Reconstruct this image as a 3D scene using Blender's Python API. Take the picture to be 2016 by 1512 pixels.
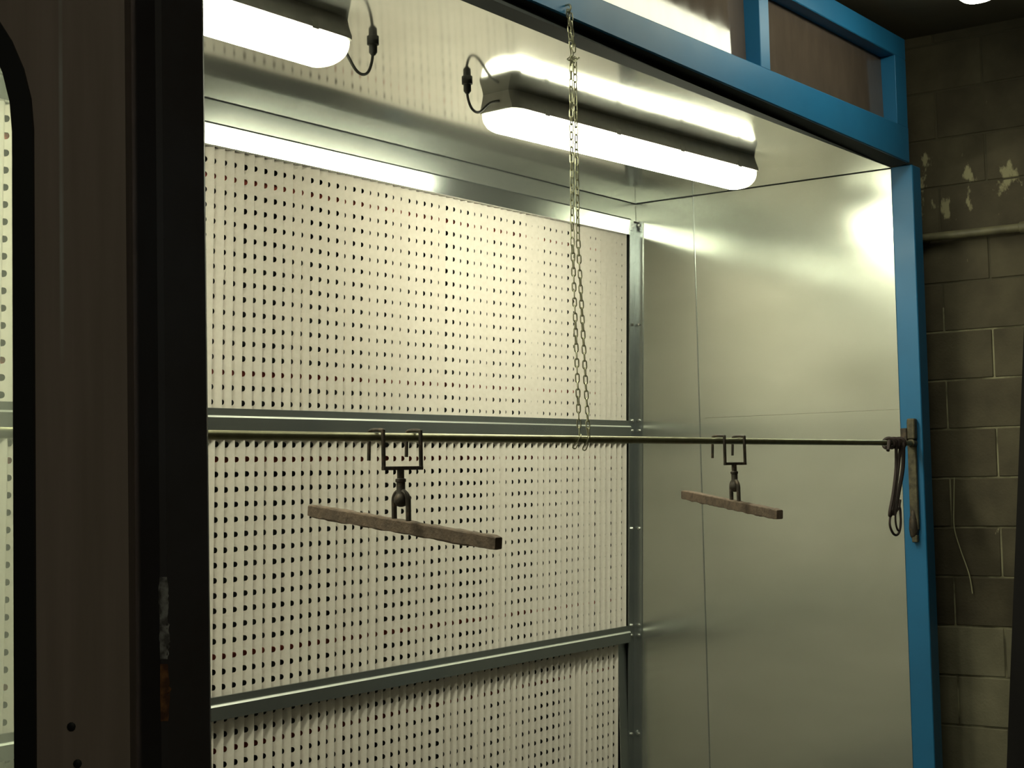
import bpy, math, random
from mathutils import Vector, Matrix

# ------------------------------------------------------------------ scene, camera, light level
for o in list(bpy.data.objects):
    bpy.data.objects.remove(o, do_unlink=True)
scene = bpy.context.scene
COL = scene.collection
H = 1.65                                    # eye height above the floor

cam_data = bpy.data.cameras.new('camera')
cam_data.sensor_fit = 'HORIZONTAL'
cam_data.sensor_width = 36.0
cam_data.lens = 3074.2 / 2016.0 * 36.0
cam_data.clip_start = 0.05
cam = bpy.data.objects.new('camera', cam_data)
COL.objects.link(cam)
YAW, PITCH, ROLL = 0.94954, 0.05921, -0.02227
fwd = Vector((math.sin(YAW) * math.cos(PITCH), math.cos(YAW) * math.cos(PITCH), math.sin(PITCH)))
rt = Vector((math.cos(YAW), -math.sin(YAW), 0.0))
up = rt.cross(fwd)
r2 = rt * math.cos(ROLL) + up * math.sin(ROLL)
u2 = -rt * math.sin(ROLL) + up * math.cos(ROLL)
cam.matrix_world = Matrix(((r2.x, u2.x, -fwd.x, 0), (r2.y, u2.y, -fwd.y, 0), (r2.z, u2.z, -fwd.z, H), (0, 0, 0, 1)))
scene.camera = cam

world = bpy.data.worlds.new('world')
scene.world = world
world.use_nodes = True
world.node_tree.nodes['Background'].inputs[0].default_value = (0.02, 0.02, 0.018, 1)
world.node_tree.nodes['Background'].inputs[1].default_value = 0.2

scene.view_settings.view_transform = 'Standard'
scene.view_settings.look = 'None'
scene.view_settings.gamma = 1.0
scene.view_settings.use_curve_mapping = False
scene.view_settings.exposure = 0.0

BOOTH_LAMP = 30.0                           # strength of the tubes in the booth
ROOM_LAMP = 11.5                             # strength of the tube lights in the hall
LAMP_COLOUR = (1.0, 1.0, 0.735)

# ------------------------------------------------------------------ key sizes (metres)
XR, XL = 6.0855, 1.45                       # booth side walls
YF, YP = 2.326, 2.418                       # front and back of the blue posts
ZC = 1.2296 + H                             # booth ceiling
YB, LEAN = 3.6761, 0.03409                  # filter wall: y = YB - LEAN * (z - H)
Z1, Z2, Z3 = 0.213 + H, -0.707 + H, -1.612 + H
XW = 6.332                                  # block wall
ZROOM = 1.822 + H
def yback(z): return YB - LEAN * (z - H)

# ------------------------------------------------------------------ materials
def mat(name, color, rough=0.5, metal=0.0, spec=0.5, noise=None, bump=None, rough_var=None, emit=None):
    m = bpy.data.materials.new(name)
    m.use_nodes = True
    nt = m.node_tree
    b = nt.nodes['Principled BSDF']
    b.inputs['Base Color'].default_value = (*color, 1)
    b.inputs['Roughness'].default_value = rough
    b.inputs['Metallic'].default_value = metal
    b.inputs['Specular IOR Level'].default_value = spec
    geo = nt.nodes.new('ShaderNodeNewGeometry')
    if noise:
        c2, scale, lo, hi = noise[:4]
        stretch = noise[4] if len(noise) > 4 else (1, 1, 1)
        mp = nt.nodes.new('ShaderNodeMapping')
        mp.inputs['Scale'].default_value = stretch
        nt.links.new(geo.outputs['Position'], mp.inputs[0])
        n = nt.nodes.new('ShaderNodeTexNoise')
        n.inputs['Scale'].default_value = scale
        n.inputs['Detail'].default_value = 6
        nt.links.new(mp.outputs[0], n.inputs['Vector'])
        r = nt.nodes.new('ShaderNodeMapRange')
        r.inputs[1].default_value = lo
        r.inputs[2].default_value = hi
        nt.links.new(n.outputs[0], r.inputs[0])
        mx = nt.nodes.new('ShaderNodeMix')
        mx.data_type = 'RGBA'
        mx.inputs[6].default_value = (*color, 1)
        mx.inputs[7].default_value = (*c2, 1)
        nt.links.new(r.outputs[0], mx.inputs[0])
        nt.links.new(mx.outputs[2], b.inputs['Base Color'])
    if rough_var:
        scale, lo, hi = rough_var[:3]
        mp = nt.nodes.new('ShaderNodeMapping')
        mp.inputs['Scale'].default_value = rough_var[3] if len(rough_var) > 3 else (1, 1, 1)
        nt.links.new(geo.outputs['Position'], mp.inputs[0])
        n = nt.nodes.new('ShaderNodeTexNoise')
        n.inputs['Scale'].default_value = scale
        n.inputs['Detail'].default_value = 5
        nt.links.new(mp.outputs[0], n.inputs['Vector'])
        r = nt.nodes.new('ShaderNodeMapRange')
        r.inputs[1].default_value = 0.3
        r.inputs[2].default_value = 0.7
        r.inputs[3].default_value = lo
        r.inputs[4].default_value = hi
        nt.links.new(n.outputs[0], r.inputs[0])
        nt.links.new(r.outputs[0], b.inputs['Roughness'])
    if bump:
        scale, strength, dist = bump[:3]
        n = nt.nodes.new('ShaderNodeTexNoise')
        n.inputs['Scale'].default_value = scale
        n.inputs['Detail'].default_value = bump[3] if len(bump) > 3 else 3
        nt.links.new(geo.outputs['Position'], n.inputs['Vector'])
        bn = nt.nodes.new('ShaderNodeBump')
        bn.inputs['Strength'].default_value = strength
        bn.inputs['Distance'].default_value = dist
        nt.links.new(n.outputs[0], bn.inputs['Height'])
        nt.links.new(bn.outputs[0], b.inputs['Normal'])
    if emit:
        b.inputs['Emission Color'].default_value = (*emit[0], 1)
        b.inputs['Emission Strength'].default_value = emit[1]
    return m

M = {}
M['galv_wall'] = mat('galvanised_wall_sheet', (0.64, 0.665, 0.61), 0.22, 0.84, noise=((0.56, 0.585, 0.53), 2.6, 0.3, 0.7, (1, 0.6, 1.6)),
                     rough_var=(1.3, 0.17, 0.27, (1, 0.6, 2.2)), bump=(1.5, 0.10, 0.02, 0))
M['galv_ceiling'] = mat('galvanised_ceiling_sheet', (0.60, 0.61, 0.57), 0.2, 0.82, noise=((0.53, 0.54, 0.5), 4.0, 0.35, 0.7),
                        rough_var=(1.5, 0.075, 0.12), bump=(1.8, 0.08, 0.02, 0))
M['galv_rail'] = mat('galvanised_rail', (0.40, 0.43, 0.42), 0.26, 0.85, noise=((0.35, 0.38, 0.38), 6.0, 0.3, 0.7))
M['galv_trim'] = mat('galvanised_trim', (0.52, 0.55, 0.53), 0.15, 0.88, noise=((0.45, 0.48, 0.47), 5.0, 0.3, 0.7, (0.4, 1, 1)), bump=(1.4, 0.06, 0.02, 0))
M['galv_strip'] = mat('galvanised_strip', (0.62, 0.65, 0.62), 0.23, 0.85, noise=((0.54, 0.57, 0.55), 5.0, 0.3, 0.7, (0.4, 1, 1)))
M['galv_lip'] = mat('galvanised_lip', (0.6, 0.62, 0.58), 0.45, 0.7)
M['galv_bolt'] = mat('zinc_bolt', (0.7, 0.7, 0.66), 0.25, 0.9)
M['paper'] = mat('filter_paper', (0.84, 0.79, 0.725), 0.9, 0.0, 0.2, noise=((0.79, 0.74, 0.67), 60.0, 0.35, 0.7), bump=(300.0, 0.15, 0.002))
M['glue'] = mat('red_glue_strip', (0.55, 0.10, 0.06), 0.8)
M['plenum'] = mat('dark_plenum', (0.02, 0.022, 0.02), 0.9)
M['blue'] = mat('blue_paint', (0.016, 0.165, 0.37), 0.4, 0.0, 0.45, noise=((0.017, 0.15, 0.33), 4.0, 0.3, 0.7), rough_var=(6, 0.36, 0.46))
M['fascia'] = mat('brown_gloss_panel', (0.105, 0.08, 0.066), 0.1, 0.0, 0.55, noise=((0.085, 0.066, 0.054), 5.0, 0.3, 0.7, (3, 1, 1)),
                  rough_var=(3.5, 0.05, 0.12, (4, 1, 1)))
M['seal_shade'] = mat('dark_grey_seal_shade', (0.05, 0.055, 0.055), 0.9, 0, 0.1)  # sealant beads, and the shade painted under the front beam
M['housing'] = mat('lamp_housing_grey', (0.42, 0.41, 0.37), 0.45, noise=((0.37, 0.36, 0.32), 30, 0.3, 0.7))
M['cable'] = mat('cable_grey', (0.07, 0.07, 0.06), 0.5)
M['gland'] = mat('gland_dark', (0.035, 0.035, 0.03), 0.45)
M['clip'] = mat('steel_clip', (0.5, 0.5, 0.46), 0.3, 0.9)
M['tube_booth'] = mat('lit_diffuser_booth', (0.9, 0.9, 0.85), 0.4, emit=(LAMP_COLOUR, BOOTH_LAMP))
M['tube_booth_end'] = mat('lit_diffuser_end', (0.85, 0.84, 0.72), 0.25, emit=(LAMP_COLOUR, 4.0))
M['tube_room'] = mat('lit_diffuser_room', (0.9, 0.9, 0.85), 0.4, emit=(LAMP_COLOUR, ROOM_LAMP))
M['rod'] = mat('rod_steel', (0.30, 0.29, 0.17), 0.38, 0.8, noise=((0.22, 0.21, 0.12), 30, 0.35, 0.7))
M['chain'] = mat('chain_zinc', (0.46, 0.45, 0.32), 0.35, 0.85)
M['hook'] = mat('hook_dark_steel', (0.045, 0.036, 0.028), 0.55, 0.3, noise=((0.13, 0.09, 0.06), 60, 0.5, 0.75), bump=(200, 0.3, 0.002))
M['bar'] = mat('crusted_bar', (0.16, 0.115, 0.085), 0.8, 0.0, 0.3, noise=((0.10, 0.075, 0.058), 40, 0.4, 0.65), bump=(120, 0.5, 0.004))
M['bracket'] = mat('bracket_steel', (0.13, 0.115, 0.07), 0.6, 0.3, noise=((0.07, 0.06, 0.04), 40, 0.4, 0.65), bump=(150, 0.4, 0.003))
M['cord'] = mat('cord_dark_brown', (0.035, 0.022, 0.02), 0.7)
M['pipe'] = mat('pipe_painted', (0.17, 0.155, 0.09), 0.5, noise=((0.11, 0.10, 0.06), 15, 0.4, 0.65))
M['wire'] = mat('pale_wire', (0.42, 0.40, 0.25), 0.6)
M['mortar'] = mat('mortar', (0.30, 0.28, 0.18), 0.95, noise=((0.09, 0.08, 0.05), 7, 0.42, 0.6))
M['mortar_painted'] = mat('painted_mortar', (0.085, 0.074, 0.048), 0.95)
M['concrete'] = mat('floor_concrete', (0.12, 0.115, 0.10), 0.75, noise=((0.075, 0.07, 0.06), 3, 0.35, 0.7))
M['room_ceiling'] = mat('room_ceiling', (0.13, 0.11, 0.075), 0.9, noise=((0.09, 0.075, 0.05), 2.5, 0.35, 0.7))
M['room_wall'] = mat('room_wall', (0.17, 0.155, 0.12), 0.9, noise=((0.12, 0.11, 0.085), 2, 0.35, 0.7))
M['gasket'] = mat('rubber_gasket', (0.012, 0.012, 0.013), 0.6)
M['board'] = mat('black_board', (0.006, 0.005, 0.005), 0.8, 0, 0.2)

def block_material():
    m = mat('painted_block', (0.105, 0.092, 0.060), 0.85, 0, 0.3, bump=(90, 0.45, 0.004, 6))
    nt = m.node_tree
    b = nt.nodes['Principled BSDF']
    geo = nt.nodes.new('ShaderNodeNewGeometry')
    info = nt.nodes.new('ShaderNodeObjectInfo')
    n1 = nt.nodes.new('ShaderNodeTexNoise'); n1.inputs['Scale'].default_value = 6; n1.inputs['Detail'].default_value = 7
    nt.links.new(geo.outputs['Position'], n1.inputs['Vector'])
    mx = nt.nodes.new('ShaderNodeMix'); mx.data_type = 'RGBA'
    mx.inputs[6].default_value = (0.125, 0.108, 0.070, 1)
    mx.inputs[7].default_value = (0.072, 0.060, 0.040, 1)
    add = nt.nodes.new('ShaderNodeMath'); add.operation = 'MULTIPLY_ADD'
    nt.links.new(info.outputs['Random'], add.inputs[0]); add.inputs[1].default_value = 0.35
    r1 = nt.nodes.new('ShaderNodeMapRange'); r1.inputs[1].default_value = 0.3; r1.inputs[2].default_value = 0.75
    nt.links.new(n1.outputs[0], r1.inputs[0]); nt.links.new(r1.outputs[0], add.inputs[2])
    nt.links.new(add.outputs[0], mx.inputs[0])
    # bare, scraped-off paint: pale flakes, most of them near the pipe
    mp = nt.nodes.new('ShaderNodeMapping'); mp.inputs['Scale'].default_value = (1, 1.25, 0.62)
    mp.inputs['Location'].default_value = (0.0, 0.31, 0.1)
    nt.links.new(geo.outputs['Position'], mp.inputs[0])
    n2 = nt.nodes.new('ShaderNodeTexNoise'); n2.inputs['Scale'].default_value = 9; n2.inputs['Detail'].default_value = 8
    n2.inputs['Roughness'].default_value = 0.6
    nt.links.new(mp.outputs[0], n2.inputs['Vector'])
    sep = nt.nodes.new('ShaderNodeSeparateXYZ'); nt.links.new(geo.outputs['Position'], sep.inputs[0])
    band = nt.nodes.new('ShaderNodeMapRange'); band.interpolation_type = 'SMOOTHSTEP'
    dz = nt.nodes.new('ShaderNodeMath'); dz.operation = 'SUBTRACT'; dz.inputs[1].default_value = 1.10 + H
    ab = nt.nodes.new('ShaderNodeMath'); ab.operation = 'ABSOLUTE'
    nt.links.new(sep.outputs[2], dz.inputs[0]); nt.links.new(dz.outputs[0], ab.inputs[0]); nt.links.new(ab.outputs[0], band.inputs[0])
    band.inputs[1].default_value = 0.05; band.inputs[2].default_value = 0.32
    band.inputs[3].default_value = 0.555; band.inputs[4].default_value = 0.70
    sub = nt.nodes.new('ShaderNodeMath'); sub.operation = 'SUBTRACT'
    nt.links.new(n2.outputs[0], sub.inputs[0]); nt.links.new(band.outputs[0], sub.inputs[1])
    r2n = nt.nodes.new('ShaderNodeMapRange'); r2n.inputs[1].default_value = 0.0; r2n.inputs[2].default_value = 0.05
    nt.links.new(sub.outputs[0], r2n.inputs[0])
    mx2 = nt.nodes.new('ShaderNodeMix'); mx2.data_type = 'RGBA'
    mx2.inputs[7].default_value = (0.36, 0.33, 0.20, 1)
    nt.links.new(mx.outputs[2], mx2.inputs[6]); nt.links.new(r2n.outputs[0], mx2.inputs[0])
    nt.links.new(mx2.outputs[2], b.inputs['Base Color'])
    return m
M['block'] = block_material()
M['block_pale'] = mat('pale_block', (0.24, 0.22, 0.15), 0.9, 0, 0.3, noise=((0.17, 0.155, 0.105), 7, 0.35, 0.7), bump=(90, 0.45, 0.004, 6))  # paler tone for the lowest block courses

def streaked_paint(name, base, c2, streak, u_at, z_lo, z_hi):
    """brown door paint with one long pale vertical scratch at u = u_at (u runs along the camera's right)"""
    m = mat(name, base, 0.55, 0, 0.4)
    nt = m.node_tree
    b = nt.nodes['Principled BSDF']
    geo = nt.nodes.new('ShaderNodeNewGeometry')
    dot = nt.nodes.new('ShaderNodeVectorMath'); dot.operation = 'DOT_PRODUCT'
    dot.inputs[1].default_value = (math.cos(YAW), -math.sin(YAW), 0)
    nt.links.new(geo.outputs['Position'], dot.inputs[0])
    mp = nt.nodes.new('ShaderNodeMapping'); mp.inputs['Scale'].default_value = (1, 1, 0.05)
    nt.links.new(geo.outputs['Position'], mp.inputs[0])
    n = nt.nodes.new('ShaderNodeTexNoise'); n.inputs['Scale'].default_value = 40; n.inputs['Detail'].default_value = 4
    nt.links.new(mp.outputs[0], n.inputs['Vector'])
    mx = nt.nodes.new('ShaderNodeMix'); mx.data_type = 'RGBA'
    mx.inputs[6].default_value = (*base, 1); mx.inputs[7].default_value = (*c2, 1)
    r = nt.nodes.new('ShaderNodeMapRange'); r.inputs[1].default_value = 0.35; r.inputs[2].default_value = 0.68
    nt.links.new(n.outputs[0], r.inputs[0]); nt.links.new(r.outputs[0], mx.inputs[0])
    d = nt.nodes.new('ShaderNodeMath'); d.operation = 'SUBTRACT'; d.inputs[1].default_value = u_at
    a = nt.nodes.new('ShaderNodeMath'); a.operation = 'ABSOLUTE'
    nt.links.new(dot.outputs['Value'], d.inputs[0]); nt.links.new(d.outputs[0], a.inputs[0])
    w = nt.nodes.new('ShaderNodeMapRange'); w.inputs[1].default_value = 0.0012; w.inputs[2].default_value = 0.0034
    w.inputs[3].default_value = 1; w.inputs[4].default_value = 0
    nt.links.new(a.outputs[0], w.inputs[0])
    sep = nt.nodes.new('ShaderNodeSeparateXYZ'); nt.links.new(geo.outputs['Position'], sep.inputs[0])
    zr = nt.nodes.new('ShaderNodeMapRange'); zr.inputs[1].default_value = z_lo; zr.inputs[2].default_value = z_hi
    nt.links.new(sep.outputs[2], zr.inputs[0])
    n2 = nt.nodes.new('ShaderNodeTexNoise'); n2.inputs['Scale'].default_value = 7
    nt.links.new(geo.outputs['Position'], n2.inputs['Vector'])
    r3 = nt.nodes.new('ShaderNodeMapRange'); r3.inputs[1].default_value = 0.3; r3.inputs[2].default_value = 0.6
    nt.links.new(n2.outputs[0], r3.inputs[0])
    m1 = nt.nodes.new('ShaderNodeMath'); m1.operation = 'MULTIPLY'
    m2 = nt.nodes.new('ShaderNodeMath'); m2.operation = 'MULTIPLY'
    nt.links.new(w.outputs[0], m1.inputs[0]); nt.links.new(zr.outputs[0], m1.inputs[1])
    nt.links.new(m1.outputs[0], m2.inputs[0]); nt.links.new(r3.outputs[0], m2.inputs[1])
    mx2 = nt.nodes.new('ShaderNodeMix'); mx2.data_type = 'RGBA'
    mx2.inputs[7].default_value = (*streak, 1)
    nt.links.new(mx.outputs[2], mx2.inputs[6]); nt.links.new(m2.outputs[0], mx2.inputs[0])
    nt.links.new(mx2.outputs[2], b.inputs['Base Color'])
    return m
M['door'] = streaked_paint('brown_door_paint', (0.42, 0.33, 0.295), (0.35, 0.275, 0.24), (0.55, 0.53, 0.52), -0.577, 0.10 + H, 0.30 + H)
M['column'] = mat('dark_column_paint', (0.095, 0.095, 0.115), 0.5, 0, 0.3, noise=((0.06, 0.05, 0.05), 3, 0.35, 0.7))
M['chip_pale'] = mat('chipped_primer', (0.42, 0.41, 0.41), 0.8, noise=((0.14, 0.13, 0.13), 90, 0.4, 0.6))
M['chip_rust'] = mat('chip_rust', (0.32, 0.14, 0.05), 0.9, noise=((0.12, 0.05, 0.025), 60, 0.4, 0.6))

def glass_material():
    m = bpy.data.materials.new('dusty_glass')
    m.use_nodes = True
    nt = m.node_tree
    nt.nodes.clear()
    out = nt.nodes.new('ShaderNodeOutputMaterial')
    tr = nt.nodes.new('ShaderNodeBsdfTransparent'); tr.inputs[0].default_value = (0.95, 0.98, 0.93, 1)
    df = nt.nodes.new('ShaderNodeBsdfTranslucent'); df.inputs[0].default_value = (0.85, 0.9, 0.8, 1)
    gl = nt.nodes.new('ShaderNodeBsdfGlossy'); gl.inputs['Roughness'].default_value = 0.05
    m1 = nt.nodes.new('ShaderNodeMixShader'); m1.inputs[0].default_value = 0.16
    m2 = nt.nodes.new('ShaderNodeMixShader'); m2.inputs[0].default_value = 0.05
    nt.links.new(tr.outputs[0], m1.inputs[1]); nt.links.new(df.outputs[0], m1.inputs[2])
    nt.links.new(m1.outputs[0], m2.inputs[1]); nt.links.new(gl.outputs[0], m2.inputs[2])
    nt.links.new(m2.outputs[0], out.inputs[0])
    return m
M['glass'] = glass_material()

# ------------------------------------------------------------------ mesh helpers
def tag(o, label=None, cat=None, group=None, kind=None):
    if label: o['label'] = label
    if cat: o['category'] = cat
    if group: o['group'] = group
    if kind: o['kind'] = kind
    return o

def root_loc(o):
    v = Vector((0, 0, 0))
    while o is not None:
        v += o.location
        o = o.parent
    return v

def thing(name, loc, label=None, cat=None, group=None, kind=None):
    o = bpy.data.objects.new(name, None)
    o.empty_display_size = 0.1
    COL.objects.link(o)
    o.location = loc
    return tag(o, label, cat, group, kind)

class MB:
    def __init__(self): self.v = []; self.f = []
    def add(self, vs, fs):
        n = len(self.v)
        self.v += [tuple(x) for x in vs]
        self.f += [tuple(i + n for i in f) for f in fs]
        return self
    def box(self, x0, x1, y0, y1, z0, z1):
        vs = [(x0, y0, z0), (x1, y0, z0), (x1, y1, z0), (x0, y1, z0), (x0, y0, z1), (x1, y0, z1), (x1, y1, z1), (x0, y1, z1)]
        return self.add(vs, [(0, 3, 2, 1), (4, 5, 6, 7), (0, 1, 5, 4), (1, 2, 6, 5), (2, 3, 7, 6), (3, 0, 4, 7)])
    def bbox(self, x0, x1, y0, y1, z0, z1, b=0.003):
        """box with all its edges chamfered"""
        xs, ys, zs = (x0, x1), (y0, y1), (z0, z1)
        vs = []; idx = {}
        for i in (0, 1):
            for j in (0, 1):
                for k in (0, 1):
                    sx, sy, sz = (b, -b)[i], (b, -b)[j], (b, -b)[k]
                    for a in range(3):
                        p = [xs[i] + sx, ys[j] + sy, zs[k] + sz]
                        p[a] = (xs[i], ys[j], zs[k])[a]
                        idx[(i, j, k, a)] = len(vs); vs.append(tuple(p))
        g = lambda i, j, k, a: idx[(i, j, k, a)]
        fs = []
        for s in (0, 1):
            for a in range(3):
                c = [(0, 0), (1, 0), (1, 1), (0, 1)]
                q = []
                for (p, r) in c:
                    t = [p, r]; t.insert(a, s); q.append(g(*t, a))
                if (s == 0) != (a == 1): q.reverse()
                fs.append(tuple(q))
        for a in range(3):                       # edge chamfers along axis a
            o = [x for x in range(3) if x != a]
            for p in (0, 1):
                for r in (0, 1):
                    def key(e, face):
                        t = [0, 0, 0]; t[a] = e; t[o[0]] = p; t[o[1]] = r
                        return g(*t, face)
                    fs.append((key(0, o[0]), key(1, o[0]), key(1, o[1]), key(0, o[1])))
        for i in (0, 1):
            for j in (0, 1):
                for k in (0, 1): fs.append((g(i, j, k, 0), g(i, j, k, 1), g(i, j, k, 2)))
        return self.add(vs, fs)
    def prism(self, poly, a0, a1, axis='x', yfun=None):
        """polygon (list of 2-tuples) swept along an axis; for 'x' the tuples are (y, z)"""
        n = len(poly)
        vs = []
        for a in (a0, a1):
            for (p, q) in poly:
                vs.append({'x': (a, p, q), 'y': (p, a, q), 'z': (p, q, a)}[axis])
        fs = [tuple(range(n))[::-1], tuple(range(n, 2 * n))]
        fs += [(i, (i + 1) % n, (i + 1) % n + n, i + n) for i in range(n)]
        return self.add(vs, fs)
    def tube(self, pts, r, n=8, closed=False):
        pts = [Vector(p) for p in pts]
        m = len(pts)
        rr = r if isinstance(r, (list, tuple)) else [r] * m
        rings = []
        ref = None
        for i, p in enumerate(pts):
            if closed: t = (pts[(i + 1) % m] - pts[i - 1])
            else: t = (pts[min(i + 1, m - 1)] - pts[max(i - 1, 0)])
            t.normalize()
            if ref is None:
                ref = Vector((0, 0, 1)) if abs(t.z) < 0.8 else Vector((1, 0, 0))
            a = (ref - t * ref.dot(t)).normalized(); ref = a
            b = t.cross(a)
            rings.append([p + (a * math.cos(2 * math.pi * k / n) + b * math.sin(2 * math.pi * k / n)) * rr[i] for k in range(n)])
        vs = [v for ring in rings for v in ring]
        fs = []
        for i in range(m if closed else m - 1):
            j = (i + 1) % m
            for k in range(n): fs.append((i * n + k, i * n + (k + 1) % n, j * n + (k + 1) % n, j * n + k))
        if not closed:
            fs.append(tuple(range(n))[::-1]); fs.append(tuple((m - 1) * n + k for k in range(n)))
        return self.add(vs, fs)
    def lathe(self, c, prof, n=14, axis=(0, 0, 1)):
        """profile of (radius, height) about an axis through c"""
        ax = Vector(axis).normalized()
        t = Vector((1, 0, 0)) if abs(ax.x) < 0.8 else Vector((0, 1, 0))
        a = (t - ax * t.dot(ax)).normalized(); b = ax.cross(a)
        c = Vector(c); vs = []; fs = []
        for (r, h) in prof:
            for k in range(n):
                th = 2 * math.pi * k / n
                vs.append(c + ax * h + (a * math.cos(th) + b * math.sin(th)) * r)
        for i in range(len(prof) - 1):
            for k in range(n): fs.append((i * n + k, i * n + (k + 1) % n, (i + 1) * n + (k + 1) % n, (i + 1) * n + k))
        fs.append(tuple(range(n))[::-1]); fs.append(tuple((len(prof) - 1) * n + k for k in range(n)))
        return self.add(vs, fs)
    def loft(self, sections, caps=True):
        n = len(sections[0]); vs = [v for s in sections for v in s]; fs = []
        for i in range(len(sections) - 1):
            for k in range(n): fs.append((i * n + k, i * n + (k + 1) % n, (i + 1) * n + (k + 1) % n, (i + 1) * n + k))
        if caps:
            fs.append(tuple(range(n))[::-1]); fs.append(tuple((len(sections) - 1) * n + k for k in range(n)))
        return self.add(vs, fs)
    def build(self, name, material, parent=None, origin=None, smooth=False, mesh_only=False):
        off = root_loc(parent) if parent is not None else Vector(origin or (0, 0, 0))
        me = bpy.data.meshes.new(name)
        me.from_pydata([tuple(Vector(v) - off) for v in self.v], [], self.f)
        me.update()
        import bmesh
        bm = bmesh.new(); bm.from_mesh(me)
        bmesh.ops.recalc_face_normals(bm, faces=bm.faces)
        bm.to_mesh(me); bm.free()
        me.materials.append(material)
        if smooth:
            for p in me.polygons: p.use_smooth = True
            try: me.set_sharp_from_angle(angle=math.radians(38))
            except Exception: pass
        if mesh_only: return me
        o = bpy.data.objects.new(name, me)
        COL.objects.link(o)
        if parent is not None: o.parent = parent
        else: o.location = off
        return o

def spline(pts, k=6):
    pts = [Vector(p) for p in pts]
    out = []
    for i in range(len(pts) - 1):
        p0, p1, p2, p3 = pts[max(i - 1, 0)], pts[i], pts[i + 1], pts[min(i + 2, len(pts) - 1)]
        for j in range(k):
            t = j / k
            out.append(0.5 * ((2 * p1) + (p2 - p0) * t + (2 * p0 - 5 * p1 + 4 * p2 - p3) * t * t + (3 * p1 - p0 - 3 * p2 + p3) * t ** 3))
    out.append(pts[-1])
    return out

rng = random.Random(7)

# ================================================================== the hall around the booth
def slab(name, x0, x1, y0, y1, z0, z1, m, parent=None, origin=None):
    return MB().box(x0, x1, y0, y1, z0, z1).build(name, m, parent, origin)

RX0, RY0, RY1 = -3.2, -3.6, 4.7
tag(slab('floor', RX0 - 0.2, XW + 0.2, RY0 - 0.2, RY1 + 0.2, -0.12, 0.0, M['concrete']), 'dark concrete floor of the hall and the booth', 'floor', kind='structure')
tag(slab('ceiling', RX0 - 0.2, XW + 0.2, RY0 - 0.2, RY1 + 0.2, ZROOM, ZROOM + 0.12, M['room_ceiling']), 'dark brown ceiling of the hall above the booth', 'ceiling', kind='structure')
tag(slab('wall_left', RX0 - 0.2, RX0, RY0 - 0.2, RY1 + 0.2, 0, ZROOM, M['room_wall']), 'plain dim wall on the left of the hall', 'wall', kind='structure')
tag(slab('wall_front', RX0, XW, RY0 - 0.2, RY0, 0, ZROOM, M['room_wall']), 'plain dim wall behind the camera', 'wall', kind='structure')
tag(slab('wall_back', RX0, XW, RY1, RY1 + 0.2, 0, ZROOM, M['room_wall']), 'plain dim wall behind the booth', 'wall', kind='structure')

wall = thing('wall_right', (XW, 1.5, 0), 'dark painted concrete block wall to the right of the blue post', 'wall', kind='structure')
slab('mortar_bed', XW + 0.004, XW + 0.2, RY0 - 0.2, RY1 + 0.2, 0, 0.665 + H, M['mortar'], wall)
slab('mortar_bed', XW + 0.004, XW + 0.2, RY0 - 0.2, RY1 + 0.2, 0.665 + H, ZROOM, M['mortar_painted'], wall)
CH, CL, GAP = 0.203, 0.406, 0.007
bx = MB().bbox(-0.012, 0.012, 0, CL - GAP, 0, CH - GAP, 0.003)
me_painted = bx.build('block', M['block'], mesh_only=True)
me_pale = bx.build('block_pale', M['block_pale'], mesh_only=True)
for i in range(-7, 13):                      # course i hangs below joint line i
    zb = 0.5624 + H - CH * (i + 1) + GAP / 2
    if zb < -0.21 or zb > ZROOM - 0.02: continue
    off = 2.310 if i % 2 else 2.310 - CL / 2
    for k in range(-5, 3):
        y0 = off + k * CL + GAP / 2
        o = bpy.data.objects.new('block', me_pale if i >= 6 else me_painted)
        COL.objects.link(o)
        o.parent = wall
        o.location = Vector((XW + 0.012 + rng.uniform(-0.0012, 0.0008), y0, zb)) - wall.location

pm = MB().tube([(6.288, -0.6, 0.958 + H), (6.288, 3.3, 0.958 + H)], 0.0175, 14)
pp = thing('wall_pipe', (6.288, 1.4, 0.958 + H), 'thin painted steel pipe running level along the block wall', 'pipe')
pm.build('tube', M['pipe'], pp, smooth=True)
for yy in (2.40, 1.945, 0.6):
    MB().lathe((6.288, yy - 0.02, 0.958 + H), [(0.0185, 0), (0.023, 0.003), (0.023, 0.037), (0.0185, 0.04)], 14, (0, 1, 0)).build('coupling', M['pipe'], pp, smooth=True)
    MB().box(6.295, XW, yy - 0.045, yy - 0.03, 0.94 + H, 0.976 + H).build('clamp', M['bracket'], pp)
w = MB().tube(spline([(6.325, 2.288, -0.045 + H), (6.326, 2.294, -0.15 + H), (6.324, 2.296, -0.25 + H), (6.322, 2.274, -0.337 + H), (6.32, 2.24, -0.44 + H), (6.318, 2.228, -0.52 + H)], 5), 0.0025, 6)
tag(w.build('loose_wire', M['wire'], origin=(6.32, 2.26, -0.52 + H), smooth=True), 'thin pale wire hanging crooked down the dark block wall', 'wire')

# black board leaning against the block wall
bd = MB().prism([(5.667, 0.0), (5.697, 0.0), (6.330, 0.845 + H), (6.300, 0.852 + H)], 1.944 - 0.75, 1.944, 'y')
tag(bd.build('leaning_board', M['board'], origin=(5.68, 1.57, 0)), 'tall black board leaning against the block wall at the right edge', 'board')

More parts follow.
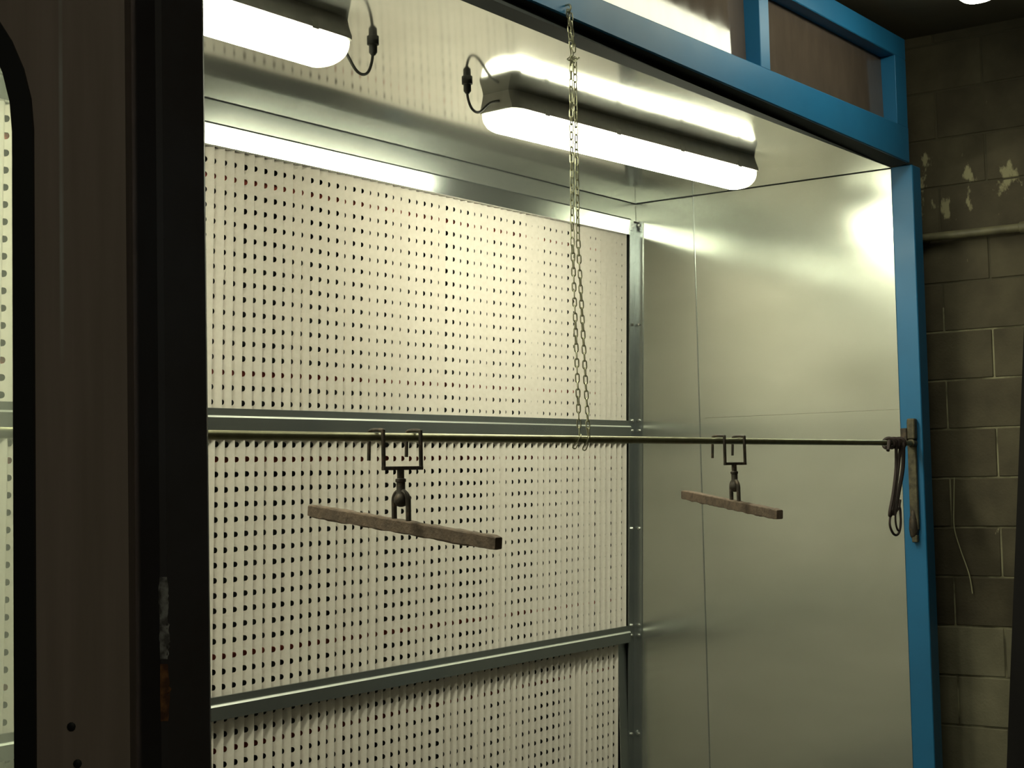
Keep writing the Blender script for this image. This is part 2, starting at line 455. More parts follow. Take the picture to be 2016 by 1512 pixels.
# ================================================================== booth shell
wbr = thing('wall_booth_right', (XR, 3.0, 0), 'shiny galvanised sheet side wall inside the booth', 'wall', kind='structure')
YS = 3.3387
MB().box(XR, XR + 0.003, YP, YS + 0.004, 0, 0.238 + H).build('sheet', M['galv_wall'], wbr)
MB().box(XR - 0.0003, XR + 0.003, YP, YS + 0.004, 0.2388 + H, ZC + 0.03).build('sheet', M['galv_wall'], wbr)
MB().box(XR + 0.0015, XR + 0.005, YS - 0.02, 3.80, 0, ZC + 0.03).build('sheet', M['galv_wall'], wbr)
MB().box(XR - 0.003, XR + 0.003, YS + 0.001, YS + 0.005, 0, ZC).build('seam_lip', M['galv_rail'], wbr)
wbl = thing('wall_booth_left', (XL, 3.0, 0), 'galvanised sheet side wall at the hidden end of the booth', 'wall', kind='structure')
MB().box(XL - 0.003, XL, YP, YS, 0, ZC + 0.03).build('sheet', M['galv_wall'], wbl)
MB().box(XL - 0.005, XL - 0.002, YS, 3.80, 0, ZC + 0.03).build('sheet', M['galv_wall'], wbl)
cb = thing('ceiling_booth', (3.8, 3.0, ZC), 'bright galvanised sheet ceiling inside the booth', 'ceiling', kind='structure')
MB().prism([(XL, YP - 0.006 - 0.0270 * (XR - XL)), (XR - 0.003, YP - 0.006), (XR - 0.003, yback(ZC) + 0.05), (XL, yback(ZC) + 0.05)], ZC, ZC + 0.002, 'z').build('sheet', M['galv_ceiling'], cb)
# closing strip and angled flange above the filters
yb_t, zft, zf0 = yback(ZC), 1.148 + H, 1.083 + H
tr = thing('trim_1', (3.8, yb_t, zf0), 'galvanised closing strip and angled flange above the filters', 'trim', kind='structure')
MB().prism([(yb_t + 0.0080, ZC - 0.001), (yback(zft) + 0.004, zft), (yback(zft) + 0.007, zft), (yb_t + 0.0110, ZC - 0.001)], XL, XR - 0.001, 'x').build('closing_strip', M['galv_strip'], tr)
MB().box(XL, XR - 0.001, yb_t + 0.004, yb_t + 0.0065, ZC - 0.002, ZC - 0.0003).build('sealant_bead', M['seal_shade'], tr)
MB().box(XL, XR - 0.05, yback(zft) + 0.0025, yback(zft) + 0.0045, zft + 0.0038, zft + 0.0065).build('sealant_bead', M['seal_shade'], tr)
tilt = math.tan(math.radians(7.0))
MB().prism([(yback(zft) - 0.001, zft), (yback(zft) - 0.001 + tilt * (zft - zf0), zf0), (yback(zft) + 0.03, zf0), (yback(zft) + 0.012, zft + 0.004), (yback(zft) + 0.002, zft + 0.004)], XL, XR - 0.05, 'x').build('flange', M['galv_trim'], tr)
MB().box(XR - 0.003, XR - 0.0005, YP, yb_t, ZC - 0.0028, ZC).build('sealant_bead', M['seal_shade'], tr)
# dark plenum behind the filters
bk = thing('wall_booth_back', (3.8, 4.2, 0), 'dark plenum behind the filter wall', 'wall', kind='structure')
slab('plenum_back', XL - 0.1, XR + 0.1, 4.2, 4.22, 0, ZC + 0.03, M['plenum'], bk)
slab('plenum_top', XL - 0.1, XR + 0.1, 3.70, 4.2, ZC + 0.004, ZC + 0.03, M['plenum'], bk)
slab('plenum_side', XR + 0.006, XR + 0.1, 3.72, 4.2, 0, ZC, M['plenum'], bk)
slab('plenum_side', XL - 0.1, XL - 0.006, 3.72, 4.2, 0, ZC, M['plenum'], bk)

# ------------------------------------------------------------------ pleated paper filters
ROW = 0.04875
def filter_panel(label, z_top, z_bot, x_end, rows, first_row, seed, pitch=0.0442, depth=0.0255, red=1):
    r = random.Random(seed)
    t = thing('pleated_filter', ((XL + x_end) / 2, yback(z_bot) + 0.02, z_bot), label, 'filter', 'pleated paper filters of the booth')
    zs = [first_row - ROW * k for k in range(rows)]
    ridges = [x_end]
    x = x_end
    while x > XL + 0.12:
        x -= pitch + r.uniform(-0.0022, 0.0022)
        ridges.append(x)
    ridges.reverse()
    n = len(ridges) - 1
    yr = lambda z: yback(z) + 0.019
    dps = []
    wob = 0.0
    for i in range(n):
        wob = 0.6 * wob + r.uniform(-0.0022, 0.0022)
        dps.append(depth + wob + r.uniform(-0.003, 0.003))
    for i in range(n):
        x0, x1 = ridges[i], ridges[i + 1]
        xv = (x0 + x1) / 2 + r.uniform(-0.0015, 0.0015)
        d = dps[i]
        hw, hh = 0.0122 + r.uniform(-0.0016, 0.0012), 0.0098 + r.uniform(-0.0006, 0.0004)
        dz = r.uniform(-0.0012, 0.0012)
        mb = MB()
        for xr in (x1, x0):
            L = math.hypot(xr - xv, d)
            P = lambda s, z: (xv + (xr - xv) * s / L, yr(z) + d - d * s / L, z)
            pts = [P(0, z_bot)]
            for z in reversed(zs):
                z += dz
                for k in range(7):
                    th = -math.pi / 2 + math.pi * k / 6
                    pts.append(P(hw * math.cos(th) ** 0.62 if 0 < k < 6 else 0, z + hh * math.sin(th)))
            pts.append(P(0, z_top)); pts.append(P(L, z_top)); pts.append(P(L, z_bot))
            if xr == x0: pts.reverse()
            mb.add(pts, [tuple(range(len(pts)))])
        mb.build('pleat', M['paper'], t)
    for z in (zs[red], zs[-3]):                # red glue lines on the back layer
        yy = yr(z) + 0.034
        MB().box(XL + 0.1, x_end - 0.01, yy, yy + 0.002, z - 0.011, z + 0.011).build('glue_strip', M['glue'], t)
    MB().box(XL + 0.1, x_end - 0.002, yr(z_bot) + 0.06, yr(z_bot) + 0.062, z_bot, z_top).build('dark_backing', M['plenum'], t)  # near-black sheet stands in for the unlit space behind the holes
    return t
filter_panel('cream pleated paper filter with punched holes, topmost, under the booth ceiling', 1.086 + H, Z1 + 0.022, 6.030, 17, 1.041 + H, 3)
filter_panel('cream pleated paper filter with punched holes, middle one behind the hanging rod', Z1 - 0.02, Z2 + 0.022, 6.034, 17, 0.1248 + H, 11, 0.0442, 0.0225)
filter_panel('cream pleated paper filter with punched holes, lowest, below the lower steel rail', Z2 - 0.02, 0.01, 5.968, 16, -0.760 + H, 29, 0.0436, 0.0235, 2)

# ------------------------------------------------------------------ steel rails between the filters
def rail(label, z):
    y = yback(z)
    t = thing('filter_rail', ((XL + XR) / 2, y, z), label, 'rail', 'galvanised filter rails')
    MB().prism([(y + 0.016, z + 0.027), (y + 0.004, z + 0.027), (y + 0.004, z + 0.003), (y + 0.016, z + 0.003)], XL + 0.004, XR - 0.0505, 'x').build('upper_flange', M['galv_rail'], t)
    MB().prism([(y + 0.016, z + 0.003), (y + 0.004, z + 0.0035), (y - 0.002, z + 0.0028), (y - 0.006, z - 0.003), (y + 0.016, z - 0.003)], XL + 0.004, XR - 0.0505, 'x').build('lip', M['galv_lip'], t)
    MB().prism([(y + 0.016, z - 0.003), (y - 0.006, z - 0.003), (y - 0.003, z - 0.046), (y + 0.016, z - 0.046)], XL + 0.004, XR - 0.0505, 'x').build('lower_flange', M['galv_rail'], t)
rail('long galvanised rail above the hanging rod, under the top filter', Z1)
rail('lower long galvanised rail between the middle and the lowest filter', Z2)

# corner angle with bolts
ca = thing('corner_angle', (XR, yback(H), 0), 'bolted galvanised corner angle where filter wall meets side wall', 'angle bar')
zt_, zb_ = 1.14 + H, 0.0
bf = MB().loft([[(XR - 0.049, yback(z) + 0.010, z), (XR - 0.049, yback(z) + 0.006, z), (XR - 0.004, yback(z) + 0.006, z), (XR - 0.004, yback(z) + 0.010, z)] for z in (zb_, zt_)]).build('back_flange', M['galv_rail'], ca)
sf = MB().loft([[(XR - 0.004, yback(z) - 0.034, z), (XR, yback(z) - 0.034, z), (XR, yback(z) + 0.01, z), (XR - 0.004, yback(z) + 0.01, z)] for z in (zb_, zt_)]).build('side_flange', M['galv_rail'], ca)
for zz in (1.128, 0.676, 0.240, 0.195, -0.246, -0.68, -0.725, -1.165):
    z = zz + H
    MB().lathe((XR - 0.026, yback(z) + 0.006, z), [(0.0075, 0), (0.0075, 0.005), (0.005, 0.0075)], 6, (0, -1, 0)).build('bolt', M['galv_bolt'], bf)
    MB().lathe((XR - 0.004, yback(z) - 0.018, z), [(0.0075, 0), (0.0075, 0.005), (0.005, 0.0075)], 6, (-1, 0, 0)).build('bolt', M['galv_bolt'], sf)
MB().box(XR - 0.115, XR - 0.05, yback(Z2) + 0.024, yback(Z2) + 0.028, 0, Z2 - 0.05).build('inner_channel', M['galv_rail'], ca)
MB().box(XR - 0.056, XR - 0.03, yback(zf0) - 0.004, yback(zf0) + 0.006, zf0 + 0.02, zf0 + 0.07).build('top_tab', M['galv_rail'], ca)

# ================================================================== blue frame
fr = thing('booth_frame', (3.8, YF, 0), 'blue painted steel frame around the open booth front', 'frame')
ZBB = ZC + 0.006
MB().bbox(XR, XR + 0.0885, YF, YP, 0, ZC + 0.004, 0.003).build('post', M['blue'], fr)
MB().bbox(XL - 0.0885, XL, YF, YP, 0, ZC + 0.004, 0.003).build('post', M['blue'], fr)
def zlow(x): return ZBB + max(0.0, 0.0115 * (6.056 - x))
def ylip(x): return YP - 0.006 - 0.0270 * (XR - x)
def ztop(x): return 1.366 + H + 0.011 * (x - 4.7)
def beam_section(x):
    a, b, c = zlow(x), ztop(x), 0.003
    return [(x, YF + c, a), (x, YF, a + c), (x, YF, b - c), (x, YF + c, b), (x, YP - c, b), (x, YP, b - c), (x, YP, a + c), (x, YP - c, a)]
MB().loft([beam_section(XL - 0.04), beam_section(6.056)]).build('lower_beam', M['blue'], fr)
MB().bbox(XL - 0.04, 6.056, YF, YP, 1.657 + H, 1.745 + H, 0.003).build('upper_beam', M['blue'], fr)
for (a, b_) in ((5.942, 6.056), (4.739, 4.809), (3.54, 3.61), (2.34, 2.41), (XL - 0.04, XL + 0.07)):
    MB().bbox(a, b_, YF + 0.0005, YP - 0.002, ztop(a) - 0.002, 1.657 + H, 0.002).build('mullion', M['blue'], fr)
for (a, b_) in ((4.809, 5.942), (3.61, 4.739), (2.41, 3.54), (XL + 0.07, 2.34)):
    MB().prism([(YF + 0.055, 1.330 + H), (YF + 0.0610, 1.657 + H), (YF + 0.066, 1.657 + H), (YF + 0.060, 1.330 + H)], a, b_, 'x').build('fascia_panel', M['fascia'], fr)
MB().loft([[(x, ylip(x) - 0.004, ZC - 0.001), (x, YF + 0.007, zlow(x) - 0.001), (x, YP, zlow(x) - 0.001), (x, YP, ZC + 0.001)] for x in (XL, 6.05)]).build('underside_shade', M['seal_shade'], fr)  # dark strip stands in for the shade under the blue beam
MB().lathe((6.075, YF + 0.03, ZC + 0.004), [(0.011, 0), (0.011, 0.008), (0.006, 0.009), (0.006, 0.022)], 6).build('bolt', M['galv_bolt'], fr)
MB().box(6.045, 6.10, YF + 0.004, YF + 0.06, ZC + 0.004, ZC + 0.009).build('joint_plate', M['seal_shade'], fr)

# ================================================================== tube lights
def light_fixture(name, label, cat, group, x0, x1, yc, zt, m_tube, m_end, cable_pts=None, turn=0.0, deep=0.064):
    t = thing(name, ((x0 + x1) / 2, yc, zt), label, cat, group)
    body = [(-0.066, 0.0), (0.066, 0.0), (0.072, -0.022), (0.083, -0.050), (0.083, -0.060), (-0.083, -0.060), (-0.083, -0.050), (-0.072, -0.022)]
    secs = []
    for (dx, s) in ((0.0, 0.80), (0.012, 0.93), (0.03, 1.0)):
        secs.append([(x0 + dx, yc + y * s, zt + z * (0.92 + 0.08 * s)) for y, z in body])
    for (dx, s) in ((0.03, 1.0), (0.012, 0.93), (0.0, 0.80)):
        secs.append([(x1 - dx, yc + y * s, zt + z * (0.92 + 0.08 * s)) for y, z in body])
    hs = MB().loft(secs).build('housing', M['housing'], t, smooth=True)
    prof = []
    for k in range(15):
        th = math.pi * k / 14
        prof.append((-0.076 * math.copysign(abs(math.cos(th)) ** 0.8, math.cos(th)), -0.0605 - deep * math.sin(th) ** 0.8))
    def sec(x, s, sz): return [(x, yc + y * s, zt - 0.0605 + (z + 0.0605) * sz) for y, z in prof]
    e = 0.042
    df = MB().loft([sec(x0 + e, 1, 1), sec(x1 - e, 1, 1)]).build('diffuser', m_tube, t, smooth=True)
    for xa, sg in ((x0, 1), (x1, -1)):
        ss = []
        for q in (0.0, 0.15, 0.35, 0.65, 1.0):
            k = math.sqrt(max(0.0, 1 - (1 - q) ** 2))
            ss.append(sec(xa + sg * (e * q - 0.002), 0.62 + 0.38 * k, 0.30 + 0.70 * k))
        MB().loft(ss).build('diffuser_end', m_end, df, smooth=True)
    for k in range(4):
        xx = x0 + 0.16 + (x1 - x0 - 0.32) * k / 3
        for s in (-1, 1):
            MB().box(xx - 0.012, xx + 0.012, yc + s * 0.0815 - 0.003, yc + s * 0.0815 + 0.003, zt - 0.064, zt - 0.044).build('clip', M['clip'], hs)
    if cable_pts:
        cb_ = MB().tube(spline(cable_pts, 7), 0.0042, 8).build('cable', M['cable'], t, smooth=True)
        a = Vector(cable_pts[-1])
        MB().lathe((a.x, a.y, zt), [(0.017, 0.0), (0.017, -0.012), (0.012, -0.014), (0.012, -0.034), (0.006, -0.042)], 12).build('ceiling_gland', M['gland'], cb_, smooth=True)
        b = Vector(cable_pts[0])
        sgn = 1 if b.x > (x0 + x1) / 2 else -1
        MB().lathe((b.x - sgn * 0.045, b.y, b.z), [(0.011, 0.0), (0.011, 0.03), (0.008, 0.034), (0.006, 0.05)], 10, (sgn, 0, 0)).build('cable_gland', M['gland'], hs, smooth=True)
    t.rotation_euler.z = turn
    return t
LY = 2.848
light_fixture('tube_light', 'lit tube light on the booth ceiling behind the hanging chain, whole length in view', 'tube light', 'tube lights on the booth ceiling',
              3.995, 5.505, LY, ZC, M['tube_booth'], M['tube_booth_end'],
              [(4.005, LY - 0.012, ZC - 0.028), (3.95, LY - 0.014, ZC - 0.045), (3.89, LY - 0.02, ZC - 0.085), (3.845, LY - 0.028, ZC - 0.083), (3.82, LY - 0.033, ZC - 0.05), (3.817, LY - 0.035, ZC - 0.008)], -0.069)
LY = 2.79
light_fixture('tube_light', 'lit tube light on the booth ceiling cut off by the dark column', 'tube light', 'tube lights on the booth ceiling',
              1.580, 3.105, LY, ZC, M['tube_booth'], M['tube_booth_end'],
              [(3.095, LY - 0.005, ZC - 0.028), (3.145, LY - 0.005, ZC - 0.065), (3.20, LY, ZC - 0.110), (3.255, LY + 0.012, ZC - 0.103), (3.285, LY + 0.018, ZC - 0.06), (3.295, LY + 0.022, ZC - 0.008)])
RLY, RLZ = 1.875, ZROOM - 0.001
def hall_light(label, x0, y):
    light_fixture('hall_tube_light', label, 'tube light', 'tube lights of the hall', x0, x0 + 1.535, y, RLZ, M['tube_room'], M['tube_room'], deep=0.055)
hall_light('lit tube light under the hall ceiling, only its end at the top right', 4.135, RLY)
hall_light('added fill light under the hall ceiling, out of view in front of the booth', 1.875, RLY)  # unseen lamp added to brighten the beam front and the door leaf
hall_light('added fill light under the hall ceiling, out of view behind the camera', -1.2, -0.4)  # unseen lamp added to lift the dark door and column

# ================================================================== hanging rod, chain, hangers
RY, RZ, RR = 2.362, 0.0985 + H, 0.0102
tag(MB().tube([(1.47, RY, RZ), (6.066, RY, RZ)], RR, 16).build('hanging_rod', M['rod'], origin=(3.8, RY, RZ), smooth=True),
    'long thin steel rod hung across the booth opening', 'rod')

def link_mesh():
    w, l, r = 0.0050, 0.0123, 0.0019         # half width, half length, wire radius (centre line)
    pts = []
    for k in range(6):
        th = math.pi * k / 5
        pts.append((w * math.cos(th), 0, (l - w) + w * math.sin(th)))
    for k in range(6):
        th = math.pi + math.pi * k / 5
        pts.append((w * math.cos(th), 0, -(l - w) + w * math.sin(th)))
    return MB().tube(pts, r, 6, closed=True).build('link', M['chain'], mesh_only=True, smooth=True)
LINK = link_mesh()
ch = thing('support_chain', (3.555, YF - 0.012, 1.29 + H), 'doubled zinc chain hanging from the blue beam down to the rod', 'chain')
def strand(pts, turn=0.0, step=0.0209):
    pts = [Vector(p) for p in pts]
    i, pos, flip = 0, pts[0].copy(), 0
    seg = []
    total = sum((pts[k + 1] - pts[k]).length for k in range(len(pts) - 1))
    n = int(total / step)
    for j in range(n):
        d = (j + 0.5) * step
        k = 0
        while k < len(pts) - 2 and d > (pts[k + 1] - pts[k]).length:
            d -= (pts[k + 1] - pts[k]).length; k += 1
        t = (pts[k + 1] - pts[k]).normalized()
        p = pts[k] + t * d
        rot = t.to_track_quat('Z', 'Y').to_matrix().to_4x4() @ Matrix.Rotation(turn + (math.pi / 2 if j % 2 else 0) + rng.uniform(-0.25, 0.25), 4, 'Z')
        o = bpy.data.objects.new('link', LINK)
        COL.objects.link(o)
        o.parent = ch
        o.matrix_local = Matrix.Translation(p - ch.location) @ rot
KN = Vector((3.571, 2.326, 1.150 + H))
FACE = -YAW + 0.25                           # broad side of every other link towards the hall
strand([(3.540, YF - 0.010, 1.278 + H), (3.548, YF - 0.008, 1.225 + H), KN], FACE)
strand([(3.550, YF - 0.010, 1.270 + H), (3.560, YF - 0.008, 1.225 + H), KN + Vector((0.012, 0, 0))], FACE)
strand([KN + Vector((-0.008, 0, 0.004)), (3.577, 2.345, 0.645 + H), (3.590, RY - 0.016, RZ + 0.004), (3.592, RY, RZ - 0.018), (3.593, RY + 0.014, RZ - 0.004)], FACE)
strand([KN + Vector((0.012, 0, 0.0)), (3.603, 2.343, 0.645 + H), (3.636, RY - 0.016, RZ + 0.002), (3.638, RY - 0.002, RZ - 0.022), (3.638, RY + 0.014, RZ - 0.006)], FACE)
for k in range(5):
    o = bpy.data.objects.new('link', LINK)
    COL.objects.link(o); o.parent = ch
    o.matrix_local = Matrix.Translation(KN - ch.location + Vector((rng.uniform(-0.016, 0.018), rng.uniform(-0.01, 0.006), rng.uniform(-0.016, 0.012)))) @ Matrix.Rotation(rng.uniform(0.6, 1.5), 4, 'Y') @ Matrix.Rotation(rng.uniform(0, 3), 4, 'Z')
hp = [(3.541, YF + 0.0005, 1.292 + H), (3.541, YF - 0.012, 1.292 + H), (3.541, YF - 0.018, 1.284 + H), (3.541, YF - 0.014, 1.274 + H), (3.543, YF - 0.006, 1.274 + H), (3.544, YF - 0.004, 1.282 + H)]
MB().tube(spline(hp, 4), 0.0028, 8).build('screw_hook', M['chain'], ch, smooth=True)

def hanger(label, xc, p_back, p_front, slide=0.0):
    pb, pf = Vector(p_back), Vector(p_front)
    t = thing('part_hanger', (xc, RY, pb.z), label, 'hanger', 'hangers on the rod')
    hwid, top = 0.0685, RZ + RR + 0.0048
    yfr, ybk = RY - RR - 0.0055, RY + RR + 0.016
    zb = 0.026 + H
    for s in (-1, 1):
        xs = xc + s * hwid
        lg = MB().bbox(xs - 0.004, xs + 0.004, yfr - 0.004, yfr + 0.004, zb, top + 0.003, 0.0012).build('leg', M['hook'], t)
        MB().tube(spline([(xs, yfr, top), (xs, RY, top + 0.0015), (xs, ybk - 0.005, top + 0.0005), (xs, ybk, top - 0.008), (xs + s * 0.0, ybk + 0.003, RZ - 0.05 + 0.004 * s)], 4), 0.0043, 8).build('hook_tail', M['hook'], lg, smooth=True)
    MB().bbox(xc - hwid - 0.004, xc + hwid + 0.004, yfr - 0.0045, yfr + 0.0045, zb - 0.005, zb + 0.004, 0.0012).build('cross_bar', M['hook'], t)
    cx_ = xc - 0.008
    MB().lathe((cx_, yfr, zb - 0.004), [(0.0085, 0), (0.0085, -0.020), (0.0125, -0.022), (0.0125, -0.028), (0.0105, -0.030), (0.0105, -0.055), (0.0125, -0.058), (0.0165, -0.066), (0.0165, -0.076), (0.010, -0.085), (0.004, -0.087)], 14).build('swivel', M['hook'], t, smooth=True)
    d = (pf - pb).normalized()
    mid = Vector((cx_, yfr, 0))
    k = (mid.xy - pb.xy).dot(d.xy) / d.xy.length_squared
    c = pb + d * k                           # point of the bar below the swivel
    shift = Vector((mid.x - c.x, mid.y - c.y, 0))
    pb = pb + shift + d * slide; pf = pf + shift + d * slide; c = c + shift
    a = d.xy.normalized()
    sh = []
    for q in range(13):
        th = math.pi * q / 12
        sh.append((mid.x + a.x * 0.026 * math.cos(th), mid.y + a.y * 0.026 * math.cos(th), zb - 0.076 + 0.022 * math.sin(th)))
    sh = [(sh[0][0], sh[0][1], c.z + 0.004)] + sh + [(sh[-1][0], sh[-1][1], c.z + 0.004)]
    MB().tube(sh, 0.0065, 8).build('shackle', M['hook'], t, smooth=True)
    # crusted square bar, its surface uneven with old paint
    L = (pf - pb).length; n = 40
    side = Vector((-a.y, a.x, 0)); upv = d.cross(side) * -1
    if upv.z < 0: upv = -upv
    secs = []
    rr = random.Random(int(xc * 100))
    for i in range(n + 1):
        p = pb + d * L * i / n
        hh, ww = 0.0148, 0.0125
        e = 0.85 if i in (0, n) else 1.0
        ring = []
        for (sx, sz) in ((-1, -0.8), (-0.8, -1), (0.8, -1), (1, -0.8), (1, 0.8), (0.8, 1), (-0.8, 1), (-1, 0.8)):
            jz = rr.uniform(0, 0.0032) if sz < -0.5 else rr.uniform(-0.0008, 0.0012)
            ring.append(p + side * sx * ww * e + upv * (sz * hh * e + (-jz if sz < 0 else jz)))
        secs.append(ring)
    MB().loft(secs).build('load_bar', M['bar'], t)
    return t
hanger('dark steel double hook hanger with long brown bar in front of the filters', 2.830, (2.926, 2.717, -0.070 + H), (2.797, 2.044, -0.141 + H), 0.03)
hanger('dark steel double hook hanger with long brown bar in front of the side wall', 4.500, (4.731, 2.662, -0.074 + H), (4.318, 2.101, -0.132 + H), 0.0)

# bracket on the post with the rod end and cord
br = thing('rod_bracket', (XR, 2.365, -0.29 + H), 'rusty steel bracket holding the rod on the blue post', 'bracket')
MB().bbox(6.068, XR, 2.350, 2.385, -0.25 + H, 0.19 + H, 0.003).build('flat_bar', M['bracket'], br)
MB().bbox(6.052, XR, 2.346, 2.378, 0.115 + H, 0.198 + H, 0.004).build('upper_block', M['bracket'], br)
MB().bbox(6.055, XR, 2.380, 2.408, 0.108 + H, 0.160 + H, 0.003).build('side_lug', M['hook'], br)
MB().lathe((6.046, RY, RZ), [(0.0125, 0), (0.016, 0.003), (0.016, 0.036), (0.0125, 0.0385)], 14, (1, 0, 0)).build('rod_socket', M['bracket'], br, smooth=True)
MB().lathe((6.075, 2.372, -0.285 + H), [(0.010, 0), (0.016, 0.01), (0.020, 0.04), (0.018, 0.075), (0.012, 0.10), (0.009, 0.115)], 10).build('lower_knob', M['hook'], br, smooth=True)
MB().bbox(6.062, XR, 2.355, 2.378, -0.30 + H, -0.27 + H, 0.003).build('foot', M['bracket'], br)

cd = thing('cord_bundle', (5.88, RY, -0.26 + H), 'dark brown cord knotted to the rod end and hanging in loops', 'cord')
CX = -0.05
wrap = [(5.80 + CX, RY - 0.024, 0.068 + H), (5.812 + CX, RY - 0.022, 0.082 + H)]
for q in range(27):
    an = math.pi * 0.9 + 2 * math.pi * q / 8
    wrap.append((5.83 + CX + 0.17 * q / 26, RY + 0.0185 * math.cos(an), RZ + 0.0185 * math.sin(an)))
MB().tube(spline(wrap, 3), 0.0072, 8).build('knot', M['cord'], cd, smooth=True)
MB().tube(spline([(5.91 + CX, RY - 0.014, 0.105 + H), (5.905 + CX, RY - 0.012, 0.0 + H), (5.875 + CX, RY - 0.008, -0.10 + H), (5.845 + CX, RY - 0.004, -0.17 + H), (5.86 + CX, RY, -0.185 + H), (5.88 + CX, RY, -0.16 + H), (5.925 + CX, RY - 0.004, -0.05 + H), (5.955 + CX, RY - 0.010, 0.06 + H), (5.96 + CX, RY - 0.013, 0.10 + H)], 6), 0.0068, 8).build('loop', M['cord'], cd, smooth=True)
MB().tube(spline([(5.985 + CX, RY - 0.014, 0.10 + H), (5.975 + CX, RY - 0.012, 0.0 + H), (5.94 + CX, RY - 0.006, -0.09 + H), (5.90 + CX, RY - 0.004, -0.17 + H), (5.885 + CX, RY - 0.003, -0.175 + H)], 6), 0.0085, 8).build('strand', M['cord'], cd, smooth=True)
MB().tube(spline([(5.865 + CX, RY - 0.002, -0.165 + H), (5.845 + CX, RY - 0.002, -0.215 + H), (5.87 + CX, RY - 0.002, -0.25 + H), (5.905 + CX, RY - 0.002, -0.262 + H), (5.94 + CX, RY - 0.002, -0.25 + H), (5.958 + CX, RY - 0.002, -0.21 + H), (5.952 + CX, RY - 0.002, -0.15 + H), (5.957 + CX, RY - 0.004, -0.125 + H)], 6), 0.0048, 8).build('loop', M['cord'], cd, smooth=True)
MB().tube(spline([(5.885 + CX, RY - 0.012, -0.16 + H), (5.88 + CX, RY - 0.012, -0.21 + H), (5.90 + CX, RY - 0.012, -0.243 + H), (5.925 + CX, RY - 0.010, -0.235 + H), (5.935 + CX, RY - 0.012, -0.19 + H), (5.93 + CX, RY - 0.012, -0.155 + H), (5.90 + CX, RY - 0.010, -0.168 + H)], 6), 0.004, 8).build('loop', M['cord'], cd, smooth=True)

# ================================================================== swing door and column in the foreground
U = Vector((math.cos(YAW), -math.sin(YAW), 0)); N = Vector((math.sin(YAW), math.cos(YAW), 0))
D0 = 2.0 / math.cos(PITCH) * 0.998           # distance of the door's face from the camera
def uv(u, dep, z): return U * u + N * (D0 + dep) + Vector((0, 0, z))
def rounded(u0, u1, z0, z1, r, k=10):
    pts = []
    for (cu, cz, a0) in ((u1 - r, z1 - r, 0), (u0 + r, z1 - r, 90), (u0 + r, z0 + r, 180), (u1 - r, z0 + r, 270)):
        for i in range(k + 1):
            th = math.radians(a0 + 90 * i / k)
            pts.append((cu + r * math.cos(th), cz + r * math.sin(th)))
    return pts
def frame_mesh(outer, inner, d0, d1):
    """ring between two outlines with the same number of points, from depth d0 to d1"""
    n = len(outer); vs = []
    for d in (d0, d1):
        for (u, z) in outer: vs.append(uv(u, d, z))
        for (u, z) in inner: vs.append(uv(u, d, z))
    fs = []
    for i in range(n):
        j = (i + 1) % n
        fs += [(i, j, n + j, n + i), (2 * n + i, 3 * n + i, 3 * n + j, 2 * n + j), (i, 2 * n + i, 2 * n + j, j), (n + i, n + j, 3 * n + j, 3 * n + i)]
    return MB().add(vs, fs)
ul, ur = -1.665, -0.4935
z_in, z_out = 0.459 + H, 0.463 + H
win_out = rounded(-1.5445, -0.6115, -0.80 + H, z_out + 0.257, 0.257)
win_in = rounded(-1.518, -0.638, -0.78 + H, z_in + 0.25, 0.25)
door_out = []
for i, (u, z) in enumerate(win_out):         # leaf outline with a point for each point of the window outline
    cu, cz = -1.078, -0.04 + H
    q = i // 11; k = i % 11
    corner = [(ur, 1.05 + H), (ul, 1.05 + H), (ul, 0.02), (ur, 0.02)][q]
    if k < 5: door_out.append((corner[0], corner[1] + (z - corner[1]) * (1 - k / 5)) if q in (0, 2) else (corner[0] + (u - corner[0]) * (1 - k / 5), corner[1]))
    elif k == 5: door_out.append(corner)
    else: door_out.append((corner[0] + (u - corner[0]) * ((k - 5) / 5), corner[1]) if q in (0, 2) else (corner[0], corner[1] + (z - corner[1]) * ((k - 5) / 5)))
base = uv((ul + ur) / 2, 0.02, 0); base.z = 0
dr = thing('swing_door', base, 'brown swing door with rounded gasketed window in the left foreground', 'door')
leaf = frame_mesh(door_out, win_out, 0.0, 0.035).build('leaf', M['door'], dr)
gk = frame_mesh(win_out, win_in, -0.008, 0.043).build('window_gasket', M['gasket'], dr)
mid_in = [(u, z) for (u, z) in win_in]
MB().add([uv(u, 0.0165, z) for u, z in mid_in] + [uv(u, 0.0195, z) for u, z in mid_in],
         [tuple(range(len(mid_in))), tuple(range(len(mid_in), 2 * len(mid_in)))[::-1]]).build('window_pane', M['glass'], gk)
for (u, z) in ((-0.5676, -0.3036 + H), (-0.560, -0.350 + H)):
    MB().lathe(uv(u, 0.0, z), [(0.0055, 0.0), (0.0055, 0.0015), (0.003, 0.003)], 10, -N).build('rivet', M['gasket'], leaf, smooth=True)

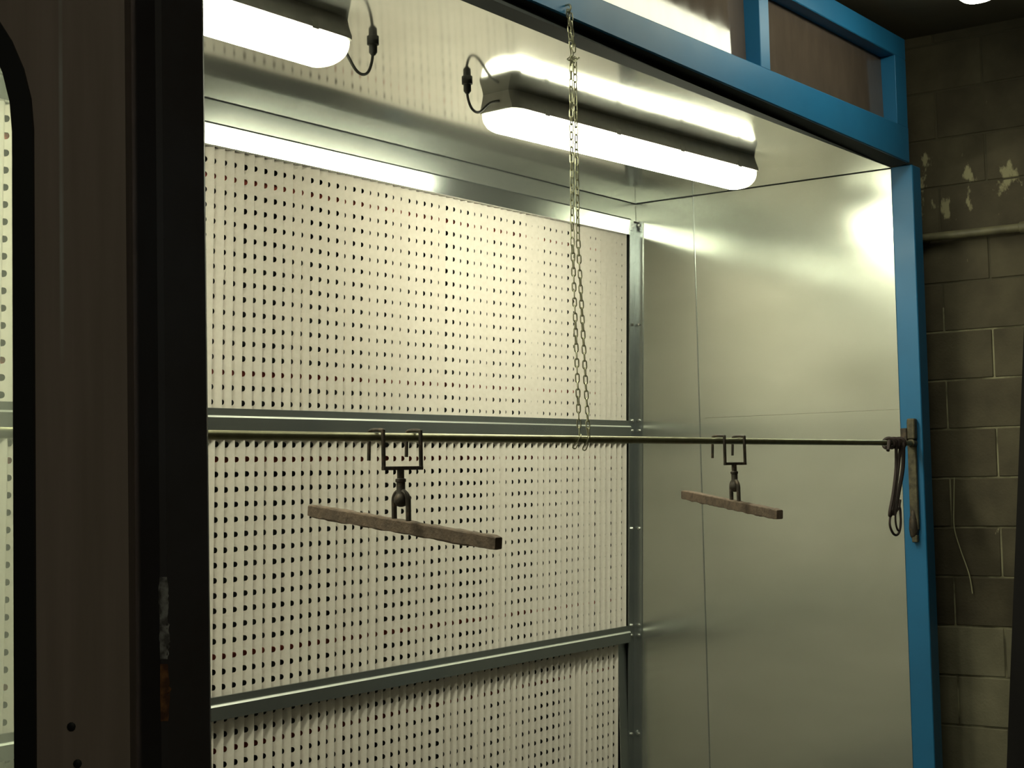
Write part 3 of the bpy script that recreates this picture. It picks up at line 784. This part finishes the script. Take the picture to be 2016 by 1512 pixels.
# square column, one edge towards the camera
th = math.radians(45.8); side = 0.0757
e0 = uv(-0.4505, 0.0, 0)
dirL = (U * -math.sin(th) + N * math.cos(th)) * side       # left visible face
dirR = (U * math.cos(th) + N * math.sin(th)) * side        # right visible face
quad = [e0, e0 + dirR, e0 + dirR + dirL, e0 + dirL]
def inset(poly, b):
    out = []
    for i, p in enumerate(poly):
        a, c = poly[i - 1], poly[(i + 1) % 4]
        out += [p + (a - p).normalized() * b, p + (c - p).normalized() * b]
    return out
ring = inset(quad, 0.006)
ctr = sum(quad, Vector()) / 4
col = thing('steel_column', (ctr.x, ctr.y, 0), 'nearly black square steel column with chipped edge beside the brown door', 'column')
shaft = MB().prism([(p.x, p.y) for p in ring], 0.0, ZROOM, 'z').build('shaft', M['column'], col)
bp = inset([ctr + (p - ctr) * 1.45 for p in quad], 0.004)
MB().prism([(p.x, p.y) for p in bp], 0.0, 0.012, 'z').build('base_plate', M['column'], col)
def chip(z0, z1, m, seed, wid, side_shift):
    """flaked patch along the near edge of the column"""
    r = random.Random(seed); n = 18; vs = []; fs = []
    nl = (U * -math.cos(th) - N * math.sin(th)); nr = (U * math.sin(th) - N * math.cos(th)); ne = (nl + nr).normalized()
    dl, drr = dirL.normalized(), dirR.normalized()
    for i in range(n + 1):
        z = z0 + (z1 - z0) * i / n
        f = math.sin(math.pi * i / n) * r.uniform(0.55, 1.0)
        a = wid * f * r.uniform(0.3, 1.1) * (0.5 - side_shift); b = wid * f * r.uniform(0.3, 1.1) * (0.5 + side_shift)
        g = 0.006 * min(1.0, f * 1.35) * r.uniform(0.4, 1.0)
        for p in (e0 + dl * (0.006 + a) + nl * 0.0007, e0 + dl * (0.003 + g / 2) + drr * (0.003 - g / 2) + (nl + ne) * 0.0005,
                  e0 + (dl + drr) * 0.003 + ne * 0.0009, e0 + drr * (0.003 + g / 2) + dl * (0.003 - g / 2) + (nr + ne) * 0.0005, e0 + drr * (0.006 + b) + nr * 0.0007):
            vs.append((p.x, p.y, z))
    for i in range(n):
        for k in range(4): fs.append((i * 5 + k, i * 5 + k + 1, i * 5 + k + 6, i * 5 + k + 5))
    return MB().add(vs, fs).build('paint_chip', m, shaft)
tag(chip(-0.172 + H, -0.118 + H, M['chip_pale'], 3, 0.007, 0.0), 'pale chip in the column paint')
tag(chip(-0.222 + H, -0.166 + H, M['chip_pale'], 5, 0.009, 0.2), 'pale chip in the column paint')
tag(chip(-0.30 + H, -0.228 + H, M['chip_rust'], 8, 0.008, 0.35), 'rust coloured chip in the column paint')
